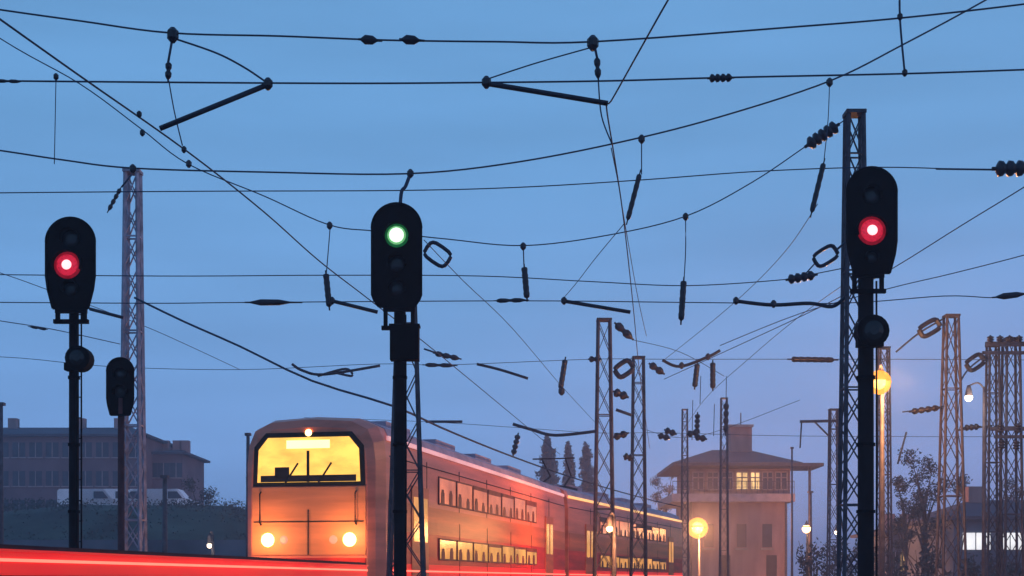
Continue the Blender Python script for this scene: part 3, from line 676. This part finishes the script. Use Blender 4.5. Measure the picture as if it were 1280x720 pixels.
ch = wbox('chimney', rf, org, 913, 940, 533, 572, YB + 3.4, YB + 5.2, 'plaster'); wbox('chimney_cap', rf, org, 911, 942, 530.5, 533.5, YB + 3.2, YB + 5.4, 'concrete')
m = MB(); m.bar(P(926, 531, YB + 4) - org, P(926, 516, YB + 4) - org, .08); m.build('aerial', 'steel', sb)
wbox('canopy', sb, org, 985, 1030, 578.5, 582.5, YB + 1, YB + 6, 'tile')
m = MB(); m.bar(P(1012, 582, YB + 2) - org, P(1012, 741, YB + 2) - org, .18); m.build('canopy_post', 'steel', sb)
for i, (a, b, k) in enumerate(((866, 880, 0), (884, 898, 0), (902, 916, 0), (920, 935, 1), (938, 950, 1), (953, 966, 0), (969, 984, 0))):
    f = wbox('window', up, org, a, b, 590, 612, YB + .12, YB + .28, 'litwin' if k else 'glassday')
    fr = MB()
    for (x0, z0, x1, z1) in ((a, 590, b, 590), (a, 612, b, 612), (a, 590, a, 612), (b, 590, b, 612), ((a + b) / 2, 590, (a + b) / 2, 612), (a, 597, b, 597)):
        fr.bar(P(x0, z0, YB + .08) - org, P(x1, z1, YB + .08) - org, .09)
    fr.build('window_frame', 'plaster2', f)
for x in (880, 921, 953):
    f = wbox('window', wall, org, x, x + 12, 655, 684, YB - .05, YB - .003, 'glassday')
    wbox('sill', f, org, x - 2, x + 14, 685, 687.5, YB - .2, YB - .003, 'concrete')
for x in (900, 958): wbox('door', wall, org, x, x + 13, 694, 741, YB - .06, YB - .003, 'dark')
rl = MB(); z0 = P(0, 608, YB).z
for k in range(24):
    p = P(841 + k * 6.6, 617, YB - .9) - org; rl.bar(p, p + Vector((0, 0, .95)), .035)
a = P(841, 617, YB - .9) - org; b = P(993, 617, YB - .9) - org
rl.bar(a + Vector((0, 0, .95)), b + Vector((0, 0, .95)), .05); rl.bar(a + Vector((0, 0, .5)), b + Vector((0, 0, .5)), .035); rl.build('railing', 'steel', sb)
m = MB()
for x in (864, 982): m.bar(P(x, 625, YB - .1) - org, P(x, 741, YB - .1) - org, .12)
m.build('drainpipe', 'steel', sb)

# ---------------------------------------------------------------- other buildings
def block(x0, x1, ytop, Y, zbase, D, label, rows, cols, wm='block', name='apartment_block', lit=(), roofh=1.4, win=(1.1, 1.3)):
    a = P(x0, ytop, Y); b = P(x1, ytop, Y); t = thing(name, label, 'building', (a.x, Y, zbase))
    Wd = b.x - a.x; Hh = a.z - zbase
    m = MB(); m.box((Wd / 2, D / 2, Hh / 2 - 1), (Wd, D, Hh + 2)); wl = m.build('wall', wm, t)
    m = MB(); e = .5; m.add([(-e, -e, Hh), (Wd + e, -e, Hh), (Wd + e, D + e, Hh), (-e, D + e, Hh), (2.5, D / 2, Hh + roofh), (Wd - 2.5, D / 2, Hh + roofh), (-e, -e, Hh + .2), (Wd + e, -e, Hh + .2), (Wd + e, D + e, Hh + .2), (-e, D + e, Hh + .2)],
                           [(0, 3, 2, 1), (0, 1, 7, 6), (1, 2, 8, 7), (2, 3, 9, 8), (3, 0, 6, 9), (6, 7, 5, 4), (7, 8, 5), (8, 9, 4, 5), (9, 6, 4)])
    rf = m.build('roof', 'blockroof', t)
    for q in (.25, .6, .8):
        m = MB(); m.box((Wd * q, D * .45, Hh + roofh * .9 + .3), (.8, .8, 1.2)); m.build('chimney', 'plaster', rf)
    for r in range(rows):
        for c in range(cols):
            cx = Wd * (c + .5) / cols; cz = Hh * (r + .55) / rows
            m = MB(); m.box((cx, -.02, cz), (win[0], .03, win[1])); w_ = m.build('window', 'litwin' if (r, c) in lit else 'glassday', wl)
            m = MB(); m.box((cx, -.06, cz - win[1] / 2 - .06), (win[0] + .2, .14, .09)); m.bar((cx, -.05, cz - win[1] / 2), (cx, -.05, cz + win[1] / 2), .06); m.build('window_frame', 'plaster2', w_)
    return t
block(-70, 180, 546, 125, 6.0, 11, 'long brown apartment block on the embankment, behind the left signals', 3, 12, lit=((0, 7),))
block(181, 228, 568, 128, 6.0, 9, 'lower narrow brown block at the right end of the long one', 2, 3, roofh=.8)
hl = block(1192, 1420, 650, 80, 0, 10, 'low dark hall with bright white windows at the right edge', 1, 1, 'hall', 'hall', win=(.1, .1))
for x0, x1 in ((1204, 1219), (1221, 1238), (1246, 1262), (1264, 1282)):
    f = wbox('window', hl, Vector(hl.location), x0, x1, 666, 687, 79.9, 79.97, 'whitewin')
block(1110, 1180, 668, 95, 0, 8, 'small low shed behind the bare bushes at the right', 1, 4, 'hall', 'shed', roofh=.7, lit=((0, 1),))
block(640, 838, 664, 170, 0, 12, 'far low warehouse hidden behind the tail of the train', 1, 9, 'block', 'warehouse', roofh=1)

# vans on the embankment
def van():
    t = thing('parked_van', 'white parked van', 'van', group='vans parked below the apartment block')
    m = MB(); pr = [(-2.5, .35), (-2.5, 1.95), (-2.35, 2.1), (1.1, 2.1), (1.75, 1.35), (2.4, 1.15), (2.5, .9), (2.5, .35)]; m.prism(pr, -.95, .95); m.build('body', 'white', t)
    m = MB(); m.prism([(.35, 1.35), (.35, 1.9), (1.05, 1.9), (1.5, 1.35)], -.97, .97); m.build('side_window', 'glassday', t)
    for x in (-1.6, 1.6):
        for y in (-.9, .9):
            m = MB(); m.lathe((x, y - .1, .35), (x, y + .1, .35), [(0, .35), (1, .35)], 14); m.build('wheel', 'rubber', t)
    return t
v0 = van(); spots = [(116, 'white parked van left of the small signal post, below the brown block'), (143, 'white parked van half behind the small signal post'), (184, 'white parked van behind the pale lattice mast'), (208, 'white parked van at the right end of the row, below the narrow block')]
for i, (px, lb) in enumerate(spots):
    v = v0 if i == 0 else copy_tree(v0)
    p = P(px, 620, 112); v.location = (p.x, 112, 6.02); v['label'] = lb; v.rotation_euler = (0, 0, 0 if i != 2 else math.pi)

# thin poles
def pole(px, ytop, Y, r, label, m_='steel'):
    b = P(px, HY, Y); h = P(px, ytop, Y).z; t = thing('pole', label, 'pole', (b.x, Y, 0))
    m = MB(); m.lathe((0, 0, -.4), (0, 0, h), [(0, r), (1, r * .7)], 10); m.build('shaft', m_, t, True)
    m = MB(); m.box((0, 0, h), (r * 2.4, r * 2.4, .12)); m.build('cap', m_, t)
pole(310, 543, 64, .11, 'slim dark pole left of the train front')
pole(206, 596, 60, .13, 'short dark pole below the narrow block')
pole(1, 505, 60, .13, 'dark pole cut by the left edge')
pole(1013, 615, 96, .14, 'short post under the canopy of the signal box')
pole(990, 560, 90, .08, 'thin pole right of the signal box')

# ---------------------------------------------------------------- vegetation
def leaves(m, c, rad, n, s):
    for _ in range(n):
        d = Vector((R.gauss(0, 1), R.gauss(0, 1), R.gauss(0, 1))); d.normalize(); d *= R.random() ** .5
        p = Vector(c) + Vector((d.x * rad[0], d.y * rad[1], d.z * rad[2]))
        a = Vector((R.uniform(-1, 1), R.uniform(-1, 1), R.uniform(-1, 1))).normalized() * s * R.uniform(.6, 1.3); b = a.cross(Vector((R.uniform(-1, 1), R.uniform(-1, 1), R.uniform(-1, 1)))).normalized() * s * .5
        m.add([p - a, p + b, p + a, p - b], [(0, 1, 2, 3)])
def tree(px, Y, ytop, wpx, label, kind='round', zb=0, name='tree', cat='tree', group=None, dens=1.):
    b = P(px, HY, Y); H = P(px, ytop, Y).z - zb; w = wpx * Y / FPX / 2
    t = thing(name, label, cat, (b.x, Y, zb), group)
    tr = MB(); tr.tube([Vector((0, 0, -.3)), Vector((R.uniform(-.1, .1), 0, H * .4)), Vector((R.uniform(-.2, .2), 0, H * (.9 if kind != 'round' else .75)))], [H * .022 + .04, H * .016 + .03, .03], 7)
    nb = 9 if kind == 'round' else 14
    cl = []
    for i in range(nb):
        z = H * (.25 + .6 * i / nb); a = R.uniform(0, 6.28)
        rr = w * (.75 if kind == 'round' else .5) * R.uniform(.7, 1.1)
        e = Vector((math.cos(a) * rr, math.sin(a) * rr, z + (H * .18 if kind == 'round' else H * .1)))
        tr.tube([Vector((0, 0, z * .85)), e * .6 + Vector((0, 0, z * .35)), e], [.05 + H * .005, .035, .015], 5); cl.append(e)
        if kind == 'round':
            for q in range(4):
                e2 = e + Vector((R.uniform(-1, 1), R.uniform(-1, 1), R.uniform(.2, 1.2))) * w * .35; tr.tube([e, (e + e2) / 2, e2], [.025, .018, .01], 4); cl.append(e2)
    tr.build('trunk', 'bark', t)
    cr = MB()
    if kind == 'poplar':
        for i in range(46):
            f = i / 45; z = H * (.08 + .9 * f); r_ = w * (math.sin(math.pi * min(1, .12 + .83 * f)) ** .6)
            leaves(cr, (R.uniform(-.35, .35) * r_, R.uniform(-.3, .3) * r_, z), (r_ * .75, r_ * .75, H * .04), int(70 * dens), .22)
        cr.build('crown', 'leafp', t)
    else:
        for e in cl: leaves(cr, e, (w * .42, w * .42, w * .36), int(52 * dens), .085)
        cr.build('crown', 'leafg', t)
    return t
tree(685, 130, 548, 36, 'tallest and leftmost of three poplars on the skyline', 'poplar', name='poplar_tree', group='three poplars', dens=1.6)
tree(711, 132, 555, 23, 'slimmest, middle of three poplars on the skyline', 'poplar', name='poplar_tree', group='three poplars')
tree(733, 130, 557, 30, 'rightmost of three poplars, beside the taller middle mast', 'poplar', name='poplar_tree', group='three poplars')
tree(1155, 75, 572, 56, 'dusky open crowned tree between the right signal and the lone tapering mast')
tree(1132, 84, 600, 36, 'smaller dusky tree just right of the right signal post')
tree(1215, 90, 602, 44, 'dusky tree above the low hall, right of the lone tapering mast')
tree(1262, 92, 606, 46, 'dusky tree above the low hall behind the twin masts')
tree(832, 120, 590, 34, 'dusky tree at the left corner of the signal box')
tree(372, 90, 578, 62, 'dusky round tree behind the front of the train')
tree(330, 96, 590, 40, 'dusky bush left of the train front, beside the slim pole', zb=.5)
tree(252, 100, 606, 46, 'low dusky tree right of the narrow block')
bushes = [(1016, 78, 672, 40), (1062, 74, 668, 46), (1104, 70, 676, 46), (1150, 66, 680, 56), (1205, 64, 690, 50), (1262, 62, 690, 56)]
lbs = ['dark bush low right of the signal box', 'dark bush at the foot of the right lattice mast', 'dark bush right of the right signal post', 'dark bush under the open crowned tree', 'dark bush in front of the hall, left one', 'dark bush in front of the hall at the right edge']
for (px, Y, yt, w_), lb in zip(bushes, lbs):
    b = P(px, HY, Y); H = P(px, yt, Y).z; w = w_ * Y / FPX / 2
    t = thing('bush', lb, 'bush', (b.x, Y, 0), 'dark bushes along the right side')
    m = MB()
    for k in range(9): m.tube([Vector((0, 0, -.2)), Vector((R.uniform(-1, 1) * w * .6, R.uniform(-.5, .5), H * .5)), Vector((R.uniform(-1, 1) * w, R.uniform(-.8, .8), H * R.uniform(.75, 1)))], [.04, .03, .01], 4)
    m.build('stem', 'bark', t)
    m = MB()
    for k in range(14): leaves(m, (R.uniform(-1, 1) * w, R.uniform(-.8, .8), H * R.uniform(.15, .85)), (w * .35, .6, H * .22), 42, .12)
    m.build('foliage', 'leafg', t)
# leafy scrub on the embankment: nobody could count it
m = MB()
for k in range(900):
    x = R.uniform(-62, -4); y = R.uniform(76, 100); h = min(1, max(0, (y - 66) / 24)); h = h * h * (3 - 2 * h); e = min(1, max(0, (8 - x) / 26))
    leaves(m, (x, y, -.3 + 6.1 * h * e), (1.1, 1.1, .45), 22, .09)
tag(m.build('scrub', 'leafg'), 'dark scrub and weeds covering the left embankment slope', 'scrub', kind='stuff')

# ---------------------------------------------------------------- haze
hm = bpy.data.materials.new('haze_air'); hm.use_nodes = True; n = hm.node_tree.nodes
n.remove(n['Principled BSDF']); pv = n.new('ShaderNodeVolumePrincipled'); hm.node_tree.links.new(pv.outputs[0], n['Material Output'].inputs['Volume'])
pv.inputs['Density'].default_value = .0021; pv.inputs['Color'].default_value = (.82, .86, 1, 1); pv.inputs['Anisotropy'].default_value = .3
m = MB(); m.box((0, 330, 8.4), (1300, 780, 20)); hz = m.build('haze', hm); tag(hz, 'thin evening haze over the yard', 'haze', kind='stuff')
